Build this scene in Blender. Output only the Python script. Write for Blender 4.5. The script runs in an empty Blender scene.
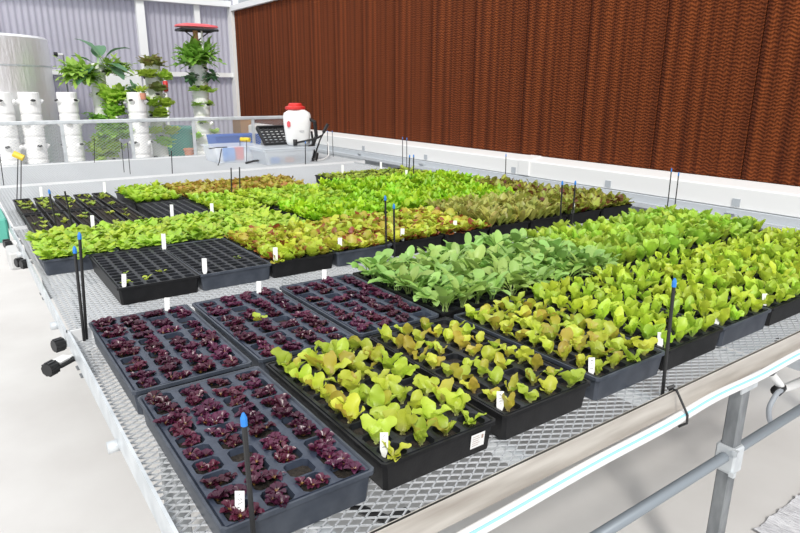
import bpy, math, random
from mathutils import Vector, Matrix
R = math.radians
rnd = random.Random(7)
T = 0.92      # height of the tray rims above the floor
M = 0.855     # height of the bench mesh
col = bpy.context.scene.collection

# ------------------------------------------------------------------ mesh builder
class MB:
    def __init__(s): s.v = []; s.f = []; s.mi = []; s.t = []; s.r = []; s.m = 0; s.smooth = False
    def add(s, vs, fs, t=0.0, r=0.0):
        b = len(s.v); s.v += [tuple(p) for p in vs]
        s.f += [tuple(b+i for i in f) for f in fs]; s.mi += [s.m]*len(fs)
        s.t += (t if isinstance(t, list) else [t]*len(vs)); s.r += (r if isinstance(r, list) else [r]*len(vs))
        return s
    def box(s, a, b, mat=None):
        (x0,y0,z0),(x1,y1,z1) = a, b
        vs = [(x,y,z) for z in (z0,z1) for y in (y0,y1) for x in (x0,x1)]
        if mat: vs = [mat @ Vector(v) for v in vs]
        return s.add(vs, [(0,2,3,1),(4,5,7,6),(0,1,5,4),(2,6,7,3),(0,4,6,2),(1,3,7,5)])
    def rbox(s, a, b, c=.01, mat=None):
        """box with chamfered vertical and top/bottom edges"""
        (x0,y0,z0),(x1,y1,z1) = a, b
        def ring(i, z): return [(x0+i+c,y0+i,z),(x1-i-c,y0+i,z),(x1-i,y0+i+c,z),(x1-i,y1-i-c,z),(x1-i-c,y1-i,z),(x0+i+c,y1-i,z),(x0+i,y1-i-c,z),(x0+i,y0+i+c,z)]
        rings = [ring(c*.6,z0), ring(0,z0+c), ring(0,z1-c), ring(c*.6,z1)]
        if mat: rings = [[mat @ Vector(v) for v in r_] for r_ in rings]
        return s.loft(rings, True)
    def loft(s, rings, cap=True, closed=True):
        n = len(rings[0]); vs = [v for r_ in rings for v in r_]; fs = []
        for k in range(len(rings)-1):
            for i in range(n if closed else n-1):
                j = (i+1) % n; fs.append((k*n+i, k*n+j, (k+1)*n+j, (k+1)*n+i))
        if cap:
            fs.append(tuple(reversed(range(n)))); fs.append(tuple((len(rings)-1)*n+i for i in range(n)))
        return s.add(vs, fs)
    def lathe(s, prof, c=(0,0,0), n=20, mat=None, cap=True):
        rings = []
        for (r_, z) in prof:
            ring = [Vector((c[0]+r_*math.cos(2*math.pi*i/n), c[1]+r_*math.sin(2*math.pi*i/n), c[2]+z)) for i in range(n)]
            if mat: ring = [mat @ v for v in ring]
            rings.append(ring)
        return s.loft(rings, cap)
    def tube(s, pts, rad, n=8, cap=True):
        pts = [Vector(p) for p in pts]; rings = []; prev = None
        for k, p in enumerate(pts):
            d = (pts[min(k+1,len(pts)-1)]-pts[max(k-1,0)]).normalized()
            if prev is None:
                a = Vector((0,0,1)) if abs(d.z) < .9 else Vector((1,0,0)); u = d.cross(a).normalized()
            else: u = (prev - d*prev.dot(d)).normalized()
            prev = u; w = d.cross(u); rr = rad[k] if isinstance(rad, (list,tuple)) else rad
            rings.append([p + u*rr*math.cos(2*math.pi*i/n) + w*rr*math.sin(2*math.pi*i/n) for i in range(n)])
        return s.loft(rings, cap)
    def build(s, name, mats, parent=None, smooth=None, bevel=0):
        me = bpy.data.meshes.new(name); me.from_pydata(s.v, [], s.f)
        if not isinstance(mats, (list,tuple)): mats = [mats]
        for m in mats: me.materials.append(m)
        me.polygons.foreach_set('material_index', s.mi)
        if smooth if smooth is not None else s.smooth: me.polygons.foreach_set('use_smooth', [True]*len(s.f))
        if any(s.t) or any(s.r):
            a = me.attributes.new('t', 'FLOAT', 'POINT'); a.data.foreach_set('value', s.t)
            a = me.attributes.new('redness', 'FLOAT', 'POINT'); a.data.foreach_set('value', s.r)
        me.update()
        o = bpy.data.objects.new(name, me); col.objects.link(o)
        if parent: o.parent = parent
        if bevel:
            b = o.modifiers.new('bevel', 'BEVEL'); b.width = bevel; b.segments = 2; b.limit_method = 'ANGLE'
        return o
def curve(pts, n=8):
    """Catmull-Rom through pts"""
    P = [Vector(p) for p in pts]; P = [P[0]*2-P[1]]+P+[P[-1]*2-P[-2]]; out = []
    for i in range(1, len(P)-2):
        for k in range(n):
            t = k/n; a,b,c,d = P[i-1:i+3]
            out.append(.5*((2*b)+(c-a)*t+(2*a-5*b+4*c-d)*t*t+(3*b-a-3*c+d)*t**3))
    return out+[P[-2]]
def tag(o, label=None, cat=None, group=None, kind=None):
    if label: o['label'] = label
    if cat: o['category'] = cat
    if group: o['group'] = group
    if kind: o['kind'] = kind
    return o
def empty(name, loc=(0,0,0), rz=0):
    o = bpy.data.objects.new(name, None); col.objects.link(o); o.location = loc; o.rotation_euler.z = rz; o.empty_display_size = .05
    return o
def copy_tree(o, parent=None):
    c = o.copy(); col.objects.link(c)
    if parent: c.parent = parent
    for ch in list(o.children):
        if ch.name in bpy.data.objects: copy_tree(ch, c)
    return c

# ------------------------------------------------------------------ materials
def newmat(name):
    m = bpy.data.materials.new(name); m.use_nodes = True; nt = m.node_tree
    return m, nt, nt.nodes['Principled BSDF']
def N(nt, t, **k):
    n = nt.nodes.new(t)
    for a, b in k.items(): setattr(n, a, b)
    return n
def mat(name, c, rough=.5, metal=0, c2=None, scale=8, detail=4, bump=0, bscale=60, coords='Object', stretch=(1,1,1), spec=.5, lo=.35, hi=.65, trans=0):
    m, nt, b = newmat(name); L = nt.links.new
    b.inputs['Base Color'].default_value = (*c, 1); b.inputs['Roughness'].default_value = rough; b.inputs['Metallic'].default_value = metal
    b.inputs['Specular IOR Level'].default_value = spec
    if c2 or bump:
        tc = N(nt,'ShaderNodeTexCoord'); mp = N(nt,'ShaderNodeMapping'); mp.inputs['Scale'].default_value = stretch
        L(tc.outputs[coords], mp.inputs[0])
    if c2:
        nz = N(nt,'ShaderNodeTexNoise'); nz.inputs['Scale'].default_value = scale; nz.inputs['Detail'].default_value = detail
        L(mp.outputs[0], nz.inputs['Vector'])
        cr = N(nt,'ShaderNodeValToRGB'); cr.color_ramp.elements[0].position = lo; cr.color_ramp.elements[1].position = hi
        cr.color_ramp.elements[0].color = (*c,1); cr.color_ramp.elements[1].color = (*c2,1)
        L(nz.outputs[0], cr.inputs[0]); L(cr.outputs[0], b.inputs['Base Color'])
    if bump:
        n2 = N(nt,'ShaderNodeTexNoise'); n2.inputs['Scale'].default_value = bscale; n2.inputs['Detail'].default_value = 5
        L(mp.outputs[0], n2.inputs['Vector']); bp = N(nt,'ShaderNodeBump'); bp.inputs['Strength'].default_value = bump; bp.inputs['Distance'].default_value = .01
        L(n2.outputs[0], bp.inputs['Height']); L(bp.outputs[0], b.inputs['Normal'])
    if trans:
        tr = N(nt,'ShaderNodeBsdfTranslucent'); mx = N(nt,'ShaderNodeMixShader'); mx.inputs[0].default_value = trans
        tr.inputs[0].default_value = (*c,1); out = nt.nodes['Material Output']
        L(b.outputs[0], mx.inputs[1]); L(tr.outputs[0], mx.inputs[2]); L(mx.outputs[0], out.inputs[0])
    return m
def leafmat(name, stalk, blade, tip, red=(.25,.05,.03), redamt=0.0, var=.25, rough=.42, trans=.35, redlo=.2, redhi=.8, huevar=.02):
    m, nt, b = newmat(name); L = nt.links.new
    at = N(nt,'ShaderNodeAttribute', attribute_name='t'); ar = N(nt,'ShaderNodeAttribute', attribute_name='redness')
    cr = N(nt,'ShaderNodeValToRGB'); e = cr.color_ramp.elements
    e[0].position = .08; e[0].color = (*stalk,1); e[1].position = 1; e[1].color = (*tip,1)
    k = e.new(.4); k.color = (*blade,1)
    L(at.outputs['Fac'], cr.inputs[0])
    mr = N(nt,'ShaderNodeMapRange'); mr.inputs['From Min'].default_value = redlo; mr.inputs['From Max'].default_value = redhi; mr.inputs['To Max'].default_value = redamt
    L(ar.outputs['Fac'], mr.inputs['Value'])
    mx = N(nt,'ShaderNodeMix', data_type='RGBA'); mx.inputs[7].default_value = (*red,1)
    L(mr.outputs[0], mx.inputs[0]); L(cr.outputs[0], mx.inputs[6])
    oi = N(nt,'ShaderNodeObjectInfo'); hs = N(nt,'ShaderNodeHueSaturation')
    m1 = N(nt,'ShaderNodeMapRange'); m1.inputs['To Min'].default_value = 1-var; m1.inputs['To Max'].default_value = 1+var
    m2 = N(nt,'ShaderNodeMapRange'); m2.inputs['To Min'].default_value = .5-huevar; m2.inputs['To Max'].default_value = .5+huevar
    wn = N(nt,'ShaderNodeTexWhiteNoise', noise_dimensions='1D')
    L(oi.outputs['Random'], m1.inputs['Value']); L(oi.outputs['Random'], wn.inputs['W']); L(wn.outputs['Value'], m2.inputs['Value'])
    L(m1.outputs[0], hs.inputs['Value']); L(m2.outputs[0], hs.inputs['Hue']); L(mx.outputs[2], hs.inputs['Color'])
    L(hs.outputs[0], b.inputs['Base Color']); b.inputs['Roughness'].default_value = rough
    tr = N(nt,'ShaderNodeBsdfTranslucent'); L(hs.outputs[0], tr.inputs[0])
    ms = N(nt,'ShaderNodeMixShader'); ms.inputs[0].default_value = trans; out = nt.nodes['Material Output']
    L(b.outputs[0], ms.inputs[1]); L(tr.outputs[0], ms.inputs[2]); L(ms.outputs[0], out.inputs[0])
    return m

m_black = mat('black plastic', (.006,.006,.007), .45, spec=.3, c2=(.011,.011,.012), scale=30, bump=.05, bscale=200)
m_grey = mat('weathered blue grey plastic', (.035,.043,.06), .45, c2=(.058,.068,.088), scale=25)
m_ins_grey = mat('blue grey cell plastic', (.026,.034,.056), .42, c2=(.046,.058,.085), scale=30)
m_ins_black = mat('black cell plastic', (.009,.010,.012), .45, spec=.35, c2=(.022,.024,.03), scale=40)
m_soil = mat('potting soil', (.012,.009,.007), .95, c2=(.04,.03,.022), scale=180, bump=.6, bscale=300)
m_galv = mat('galvanized steel', (.52,.55,.57), .42, .35, c2=(.66,.69,.71), scale=14)
m_galvd = mat('dull galvanized tube', (.15,.16,.17), .45, .3, c2=(.25,.265,.275), scale=30, stretch=(1,1,.3))
m_brace = mat('blue grey steel tube', (.24,.27,.30), .4, .3)
m_mesh = mat('galvanized expanded mesh', (.56,.58,.6), .5, .25)
m_alu = mat('worn aluminium rail', (.30,.265,.23), .5, .15, c2=(.52,.485,.44), scale=9, stretch=(.35,3,3), lo=.3, hi=.62)
m_white = mat('white plastic', (.80,.80,.79), .4)
m_whitep = mat('white painted metal', (.78,.79,.80), .4)
m_label = mat('white label stock', (.85,.85,.84), .6)
m_ink = mat('dark ink', (.03,.03,.04), .7)
m_blackm = mat('black fibreglass', (.013,.013,.014), .45)
m_blue = mat('blue tape', (.02,.20,.62), .5)
m_bluec = mat('blue stripe', (.30,.60,.70), .5)
m_red = mat('red plastic', (.62,.03,.025), .4)
m_pinkred = mat('faded red plastic', (.68,.10,.12), .5)
m_yellow = mat('yellow plastic', (.72,.52,.03), .45)
m_bluebin = mat('blue plastic crate', (.06,.16,.55), .5)
m_teal = mat('teal green plastic', (.10,.42,.33), .5)
m_terra = mat('terracotta', (.55,.24,.15), .8)
m_wood = mat('bare wood', (.38,.20,.08), .7, c2=(.5,.28,.12), scale=20, stretch=(1,8,1))
m_floor = mat('pale sealed concrete', (.62,.60,.58), .6, c2=(.70,.685,.665), scale=2.2, detail=7, bump=.08, bscale=14, lo=.3, hi=.7)
m_lowwall = mat('grey sheet metal', (.42,.45,.48), .5)
m_ledge = mat('grey channel metal', (.50,.53,.56), .45)
m_polyc = mat('translucent corrugated sheet', (.55,.54,.61), .45, c2=(.62,.61,.68), scale=1.5, trans=.45)
m_foil = mat('reflective foil wrap', (.92,.92,.93), .32, .55, bump=.9, bscale=26, stretch=(1,1,.25))
m_mat = mat('woven white ground cloth', (.55,.55,.58), .8, c2=(.80,.80,.82), scale=60, stretch=(3,.4,1), bump=.8, bscale=50)
m_grhose = mat('grey hose', (.35,.38,.42), .5)
m_brass = mat('tan stalks', (.45,.24,.10), .7)
m_port_shade = mat('port shadow black', (.015,.015,.015), .6)  # black over the port mouths, painted in for the shade inside

def clearplastic():
    m, nt, b = newmat('cloudy clear plastic'); L = nt.links.new
    b.inputs['Base Color'].default_value = (.78,.83,.88,1); b.inputs['Roughness'].default_value = .25
    tp = N(nt,'ShaderNodeBsdfTransparent'); mx = N(nt,'ShaderNodeMixShader'); mx.inputs[0].default_value = .5
    L(tp.outputs[0], mx.inputs[1]); L(b.outputs[0], mx.inputs[2]); L(mx.outputs[0], nt.nodes['Material Output'].inputs[0])
    return m
m_clear = clearplastic()

def padmat():
    m, nt, b = newmat('brown cellulose cooling pad'); L = nt.links.new
    tc = N(nt,'ShaderNodeTexCoord'); sx = N(nt,'ShaderNodeSeparateXYZ'); L(tc.outputs['Object'], sx.inputs[0])
    def math_(op, a, bb=None, c=None):
        n = N(nt,'ShaderNodeMath', operation=op)
        for i, q in enumerate((a,bb,c)):
            if q is None: continue
            if isinstance(q,(int,float)): n.inputs[i].default_value = q
            else: L(q, n.inputs[i])
        return n.outputs[0]
    y, z = sx.outputs['Y'], sx.outputs['Z']
    nz = N(nt,'ShaderNodeTexNoise'); nz.inputs['Scale'].default_value = 9; nz.inputs['Detail'].default_value = 3; L(tc.outputs['Object'], nz.inputs['Vector'])
    # flutes: rows in z, shifted by a zigzag in y
    zig = math_('MULTIPLY', math_('SINE', math_('ADD', math_('MULTIPLY', y, 6.2832/.045), math_('MULTIPLY', nz.outputs[0], 11.0))), .0075)
    ph = math_('ADD', math_('MULTIPLY', z, 1/.021), math_('MULTIPLY', zig, 26.0))
    ph = math_('ADD', ph, math_('MULTIPLY', nz.outputs[0], 2.6))
    wave = math_('SINE', math_('MULTIPLY', ph, 6.2832))
    cross = math_('SINE', math_('MULTIPLY', y, 6.2832/.017))
    h = math_('ADD', math_('MULTIPLY', wave, .5), math_('MULTIPLY', cross, .12))
    hole = math_('ADD', math_('MULTIPLY', h, .5), .5)
    # vertical streaks
    mp = N(nt,'ShaderNodeMapping'); mp.inputs['Scale'].default_value = (1,11,.12); L(tc.outputs['Object'], mp.inputs[0])
    st = N(nt,'ShaderNodeTexNoise'); st.inputs['Scale'].default_value = 1.3; st.inputs['Detail'].default_value = 6; L(mp.outputs[0], st.inputs['Vector'])
    c1 = N(nt,'ShaderNodeValToRGB'); c1.color_ramp.elements[0].position = .3; c1.color_ramp.elements[1].position = .72
    c1.color_ramp.elements[0].color = (.055,.011,.004,1); c1.color_ramp.elements[1].color = (.26,.064,.016,1); L(st.outputs[0], c1.inputs[0])
    mx = N(nt,'ShaderNodeMix', data_type='RGBA', blend_type='MULTIPLY'); mx.inputs[0].default_value = 1
    c2 = N(nt,'ShaderNodeValToRGB'); c2.color_ramp.elements[0].position = .15; c2.color_ramp.elements[1].position = .8
    c2.color_ramp.elements[0].color = (.38,.30,.28,1); c2.color_ramp.elements[1].color = (1.12,1.15,1.15,1); L(hole, c2.inputs[0])  # flute holes darkened in the colour, like shade in the hollows
    L(c1.outputs[0], mx.inputs[6]); L(c2.outputs[0], mx.inputs[7]); L(mx.outputs[2], b.inputs['Base Color'])
    bp = N(nt,'ShaderNodeBump'); bp.inputs['Strength'].default_value = .7; bp.inputs['Distance'].default_value = .01
    L(hole, bp.inputs['Height']); L(bp.outputs[0], b.inputs['Normal']); b.inputs['Roughness'].default_value = .85; b.inputs['Specular IOR Level'].default_value = .15
    return m
m_pad = padmat()

# ------------------------------------------------------------------ the setting
tag(MB().box((-6,-5,-.1),(3.62,10,0)).build('floor', m_floor), kind='structure')
# corrugated back wall
b = MB(); Y0 = 9.0; per = .075; n = int(6.2/per*6); front = []; back = []
for i in range(n+1):
    x = -2.6+i*per/6; yy = Y0+.010*math.sin(i*math.pi/3)
    front.append((x,yy)); back.append((x,yy+.003))
rings = [[(x,y,z) for (x,y) in front] for z in (0,3.6)] ; b.loft(rings, False, False)
rings = [[(x,y,z) for (x,y) in back] for z in (3.6,0)] ; b.loft(rings, False, False)
tag(b.build('wall_back', m_polyc, smooth=True), kind='structure')
def trim(n, boxes, m): 
    b = MB()
    for q in boxes: b.box(*q)
    return tag(b.build('trim_%d' % n, m), kind='structure')
trim(1, [((2.16,8.90,0),(2.27,8.98,3.6))], m_whitep)
trim(2, [((.20,8.88,0),(.44,8.98,3.6))], m_white)
trim(3, [((2.98,8.93,0),(3.06,8.98,3.6))], m_whitep)
trim(4, [((-2.6,8.91,T+.79),(3.52,8.975,T+.855))], m_whitep)
trim(5, [((3.50,8.84,0),(3.56,8.99,2.72))], m_white)
trim(6, [((-2.6,8.86,T+1.80),(3.52,8.98,T+1.88))], m_whitep)
# right wall: sheet below, gutter, pads, header
tag(MB().box((3.552,-1.5,0),(3.66,8.98,T+.125)).build('wall_right', m_lowwall), kind='structure')
tag(MB().box((3.70,-1.5,T+.13),(3.76,9.02,3.6)).build('wall_outer', m_lowwall), kind='structure')
trim(7, [((3.50,-1.5,T+.822),(3.72,8.84,T+.90))], m_whitep)
gut = empty('pad_gutter', (3.42,-1.5,T-.02)); tag(gut, 'long white channel running along the foot of the brown pads', 'gutter')
b = MB(); pr = [(0,0),(-.012,.004),(-.012,.118),(0,.125),(.127,.15),(.127,0)]
b.loft([[(x,y,z) for (x,z) in pr] for y in (0,9.7)]); b.build('channel', m_white, gut, bevel=.003)
for y in (4.08,):
    MB().loft([[(x*1.0-.014,yy,z+.006) for (x,z) in pr] for yy in (y,y+.11)]).build('joint_cover', m_white, gut, bevel=.003)
MB().box((-.04,0,-.075),(.12,10.0,-.001)).build('lower_ledge', m_ledge, gut)
MB().box((-.075,0,-.075),(-.0405,10.0,-.045)).build('ledge_lip', m_ledge, gut)
for y in (.97,1.85,2.75,3.9,5.0,6.2):
    bb = MB(); yy = y+1.5
    bb.loft([[(-.078,q,-.02),(-.015,q,-.02),(-.015,q,-.12)] for q in (yy-.03,yy+.03)]); bb.box((-.019,yy-.022,0.015),(-.012,yy+.022,.058)); bb.build('bracket', m_lowwall, gut)
# cooling pads
y = -1.4; k = 0
pad = MB().rbox((0,0,0),(.12,.592,1.46-.0),.004)
PZ0 = T+.13; PH = 1.743-.134
pm = MB().rbox((0,0,0),(.13,.596,PH),.004).build('cooling_pad', m_pad)
pads = [pm]
y = 8.84-.6
pm.location = (3.55,y,PZ0)
while y > -1.4:
    y -= .6; c = pm.copy(); col.objects.link(c); c.location = (3.55,y,PZ0); pads.append(c)
for c in pads: tag(c, 'tall brown fluted paper cooling pad standing in the row above the white channel', 'cooling pad', 'cooling pads along the right wall')
# header above the pads
bpy.data.objects['trim_7'].location.z = (PZ0+PH+.002) - (T+.822)

# ------------------------------------------------------------------ benches
def diamonds(x0,y0,x1,y1,lw=.036,sw=.011,w=.0012,h=.003):
    """expanded metal: neighbouring zigzag strands touch tip to tip"""
    b = MB(); nx = int(round((x1-x0)/lw)); ny = int(round((y1-y0)/sw)); lw = (x1-x0)/nx; sw = (y1-y0)/ny
    for j in range(ny*1):
        for s_ in ((0,1) if False else (j%2,)):
            vs = []; fs = []
            for i in range(nx*2+1):
                x = x0+i*lw/2; y = y0+j*sw/1.0 + (sw if (i+j)%2 else 0)
                y = min(y, y1)
                vs += [(x,y-w,-h*.5),(x,y+w,-h*.5),(x,y+w*1.3,h*.5),(x,y-w*.7,h*.5)]
            for i in range(nx*2):
                a = i*4; c = a+4
                for q in range(4):
                    r_ = (q+1)%4; fs.append((a+q,c+q,c+r_,a+r_))
            b.add(vs, fs)
    return b
m_rail = m_alu
BX0, BX1 = -.055, 2.96
def bench(name, label, y0, y1, worn=False, bx1=BX1, legs=True, lipz=.01):
    t = empty(name, (BX0,y0,0)); tag(t, label, 'bench', 'mesh-topped growing benches standing one behind another')
    Wd = bx1-BX0; D = y1-y0
    g = diamonds(.012,.012,Wd-.012,D-.012); g.v = [(x,y,z+M) for (x,y,z) in g.v]
    g.build('mesh_top', m_mesh, t)
    fr = m_alu if worn else m_whitep
    hh = .060 if worn else .05; lipz = .031 if worn else lipz
    b = MB(); b.box((0,-.004,M-hh+lipz),(Wd,0.0,M+lipz)); b.box((0,0,M-hh+lipz),(Wd,.022,M-hh+lipz+.003)); b.box((0,-.006,M+lipz-.006),(Wd,.002,M+lipz)); b.build('front_rail', fr, t)
    b = MB(); b.box((0,D,M-hh+lipz),(Wd,D+.004,M+lipz)); b.box((0,D-.022,M-hh+lipz),(Wd,D,M-hh+lipz+.003)); b.build('back_rail', m_whitep, t)
    for x in (0,Wd):
        b = MB(); b.box((x-.003,-.006,M-hh+lipz),(x+.003,D+.004,M+lipz)); b.build('side_rail', m_galv, t)
    b = MB()
    for k in range(7):
        x = (k+.5)*Wd/7
        b.box((x-.012,.0,M-.034),(x+.012,D,M-.006))
    b.build('cross_bar', m_galv, t)
    lx = [.25, 1.524, Wd-.12]
    if legs:
        for x in lx:
            for y in (.022, D-.06):
                b = MB(); b.rbox((x-.02,y,0.004),(x+.02,y+.04,M-.045),.004); lg = b.build('leg', m_galvd, t)
                MB().rbox((x-.05,y-.01,0),(x+.05,y+.05,.006),.002).build('foot_plate', m_galvd, lg)
                bb = MB(); bb.box((x-.045,y-.005,M-.105),(x+.045,y-.001,M-.02))
                for q in (-.03,.03): bb.lathe([(.006,0),(.006,.006),(.003,.009)], (0,0,0), 8, Matrix.Translation((x+q,y-.004,M-.05)) @ Matrix.Rotation(R(90),4,'X'))
                bb.build('bracket_plate', m_galv, lg)
        for y in (.042, D-.04):
            b = MB(); b.tube([(.30,y,.535),(Wd-.12,y,.535)], .015, 12); b.build('brace_tube', m_brace, t, smooth=True)
        for x in lx:
            b = MB(); b.rbox((x-.027,.012,.485),(x+.027,.072,.57),.006); b.box((x-.034,.005,.555),(x-.02,.02,.57)); b.box((x-.034,.005,.485),(x-.02,.02,.5)); b.build('clamp', m_galv, t)
    return t
bench('growing_bench', 'nearest mesh-topped growing bench with a worn beige front rail, carrying the purple and lime seedlings', -.10, 1.10, True)
bench('growing_bench', 'mesh-topped growing bench just behind the near one, carrying the empty cell trays and red lettuce', 1.17, 2.86)
bench('growing_bench', 'third mesh-topped growing bench back, carrying the narrow sprout trays and orange lettuce', 2.90, 4.47)
bench('growing_bench', 'farthest mesh-topped growing bench, mostly bare, with plastic bins and a sprayer on it', 4.53, 5.86, bx1=3.12)
# wire guard standing on the back edge of the last bench
t = empty('mesh_guard', (BX0,5.89,M)); tag(t, 'low galvanized mesh guard along the back of the farthest bench, before the white towers', 'guard rail')
GW = 3.05; GH = .40
b = MB(); b.rbox((-1.2,-.016,GH-.035),(GW,.016,GH),.006); b.build('top_rail', m_galv, t)
b = MB(); b.box((-1.2,-.01,-.02),(GW,.01,.012)); b.build('bottom_rail', m_galv, t)
for x in (-.6,.0,.69,1.30,1.92,2.58,3.04):
    MB().box((x-.014,-.012,.0),(x+.014,.012,GH-.03)).build('post', m_galv, t)
g = diamonds(-1.2,.0,GW,GH-.03, lw=.038, sw=.013, w=.0011, h=.0024); g.v = [(x,z,y+.005) for (x,y,z) in g.v]
g.build('mesh_panel', m_mesh, t)

# ------------------------------------------------------------------ trays
def cellgrid(nx, ny, wx, wy, hx, hy, depth=.034, soil=.014):
    """top sheet with octagonal openings, tapered cup walls; returns (insert MB, soil MB), centred, top at z=0"""
    a = MB(); s_ = MB(); px, py = wx/nx, wy/ny
    def octo(cx, cy, hx, hy, c, z):
        return [(cx-hx+c,cy-hy,z),(cx+hx-c,cy-hy,z),(cx+hx,cy-hy+c,z),(cx+hx,cy+hy-c,z),(cx+hx-c,cy+hy,z),(cx-hx+c,cy+hy,z),(cx-hx,cy+hy-c,z),(cx-hx,cy-hy+c,z)]
    cells = []
    for i in range(nx):
        for j in range(ny):
            cx = -wx/2+(i+.5)*px; cy = -wy/2+(j+.5)*py; cells.append((cx,cy))
            c = min(hx,hy)*.34
            o0 = [(cx-px/2+c*.6,cy-py/2,0),(cx+px/2-c*.6,cy-py/2,0),(cx+px/2,cy-py/2+c*.6,0),(cx+px/2,cy+py/2-c*.6,0),(cx+px/2-c*.6,cy+py/2,0),(cx-px/2+c*.6,cy+py/2,0),(cx-px/2,cy+py/2-c*.6,0),(cx-px/2,cy-py/2+c*.6,0)]
            o1 = octo(cx,cy,hx,hy,c,-.001); k = .82; o2 = octo(cx,cy,hx*k,hy*k,c*k,-depth)
            a.loft([o0,o1,o2], False)
            # small corner squares
            for (sx,sy,q) in ((-1,-1,(0,7)),(1,-1,(2,1)),(1,1,(4,3)),(-1,1,(6,5))):
                cr = (cx+sx*px/2, cy+sy*py/2, 0)
                a.add([cr,o0[q[0]],o0[q[1]]],[(0,1,2)])
            ks = 1-(1-k)*soil/depth; s_.add(octo(cx,cy,hx*ks,hy*ks,c*ks,-soil),[tuple(range(8))])
            a.add(o2,[tuple(range(8))])
    # outer skirt
    x,y = wx/2,wy/2; a.loft([[(-x,-y,0),(x,-y,0),(x,y,0),(-x,y,0)],[(-x-.002,-y-.002,-.010),(x+.002,-y-.002,-.010),(x+.002,y+.002,-.010),(-x-.002,y+.002,-.010)]],False)
    return a, s_, cells
def outer(W,L,h=.062):
    b = MB(); x,y = W/2,L/2; tp = .010
    def rr(x,y,z,c=.007): return [(-x+c,-y,z),(x-c,-y,z),(x,-y+c,z),(x,y-c,z),(x-c,y,z),(-x+c,y,z),(-x,y-c,z),(-x,-y+c,z)]
    th = .0022
    rings = [rr(x-tp-th-.002,y-tp-th-.002,-h+th), rr(x-.006-th,y-.006-th,-.004), rr(x-.004,y-.004,.0015), rr(x,y,.001), rr(x,y,-.007), rr(x-.005,y-.005,-.0085), rr(x-tp,y-tp,-h)]
    b.loft(rings, True)
    return b
kinds = {}
SIZES = {'c40': (4,10,.258,.496,.0243,.0224), 'c72': (6,12,.258,.496,.0165,.0165), 'c45': (5,9,.256,.492,.020,.023), 'c36': (4,9,.256,.492,.0255,.0235)}
def tray(kind, x, y, colour='black', W=.276, L=.515):
    key = (kind, colour)
    if key not in kinds:
        r_ = empty('seedling_tray'); mo = m_grey if colour.startswith('grey') else m_black; mi = m_ins_grey if colour.endswith('i') else m_ins_black
        outer(W,L).build('outer_tray', mo, r_)
        nx,ny,wx,wy,hx,hy = SIZES[kind]
        a,s_,cells = cellgrid(nx,ny,wx,wy,hx,hy)
        a.build('cell_insert', mi, r_); s_.build('soil', m_soil, r_)
        kinds[key] = (r_, cells); t = r_
    else: t = copy_tree(kinds[key][0])
    t.location = (x+.1415, y+L/2+.003, T-.0005); t.rotation_euler.z = R(rnd.uniform(-.35,.35))
    return t, kinds[key][1]

# ------------------------------------------------------------------ plants
def add_leaf(b, az, base, e0, e1, L, W, nu=6, nv=4, cup=.25, ruf=0, fr=3, stalk=.25, wp=.8, red=0, rg=rnd, roll=0, sw=.06, tipred=0):
    d = Vector((math.cos(az),math.sin(az),0)); s_ = Vector((-math.sin(az),math.cos(az),0)); up = Vector((0,0,1))
    p = Vector(base); vs = []; ts = []; rs = []; ph = rg.uniform(0,6.28)
    for i in range(nu+1):
        t = i/nu; e = e0+(e1-e0)*t; dr = d*math.cos(e)+up*math.sin(e); nr = up*math.cos(e)-d*math.sin(e)
        if i: p = p+dr*(L/nu)
        if t < stalk: w = W*sw*1.2
        else:
            q = (t-stalk)/(1-stalk); w = W*(max(0,math.sin(math.pi*min(1,(q*.93+.05))**wp))**.6*.5)+W*.01
        tw = roll*t
        for j in range(nv+1):
            v = -1+2*j/nv; rr = ruf*math.sin(fr*6.28*t+ph+(2.1 if v>0 else 0))*abs(v)**1.5 if t>stalk*.8 else 0
            pt = p + (s_*math.cos(tw)+nr*math.sin(tw))*(v*w) + nr*((cup*v*v+rr)*w)
            vs.append(pt); ts.append(t*.9+.1*abs(v) if t>0 else 0.001); rs.append(min(1,red+tipred*max(0,t*.7+abs(v)*.5-.5)))
    fs = [(i*(nv+1)+j, i*(nv+1)+j+1, (i+1)*(nv+1)+j+1, (i+1)*(nv+1)+j) for i in range(nu) for j in range(nv)]
    b.add(vs, fs, ts, rs)
def purple(seed):
    g = random.Random(seed); b = MB()
    for c, (bx_, by_) in enumerate(((-.013,.004),(.013,-.003),(0,.006),(.002,-.008))[:g.choice((3,3,4))]):
        ox, oy = bx_*1.15+g.uniform(-.004,.004), by_*1.6+g.uniform(-.004,.004)
        for k in range(12):
            add_leaf(b, k*2.4+g.uniform(-.4,.4), (ox,oy,0), R(g.uniform(25,75)), R(g.uniform(-20,40)), g.uniform(.013,.021), g.uniform(.009,.012), 6, 4, .7, .0, stalk=.35, wp=1.3, red=0, rg=g, sw=.12)
    return b
def lettuce(seed, n=4, h=1.0, wide=1.0, up=0):
    g = random.Random(seed); b = MB()
    a0 = g.uniform(0,6)
    for k in range(n):
        rd = g.choice((0,0,0,0,0,.1,.3)) if not up else g.choice((0,0,0,.05))
        add_leaf(b, a0+k*2.3+g.uniform(-.5,.5), (0,0,0), R(g.uniform(52,84)+up), R(g.uniform(5,65)+up), g.uniform(.038,.062)*h, g.uniform(.027,.038)*wide, 10, 6, g.uniform(.1,.6), .30, 2.2, .10, 1.2, red=rd, rg=g, roll=g.uniform(-1.0,1.0), tipred=.10, sw=.14)
    return b
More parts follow.
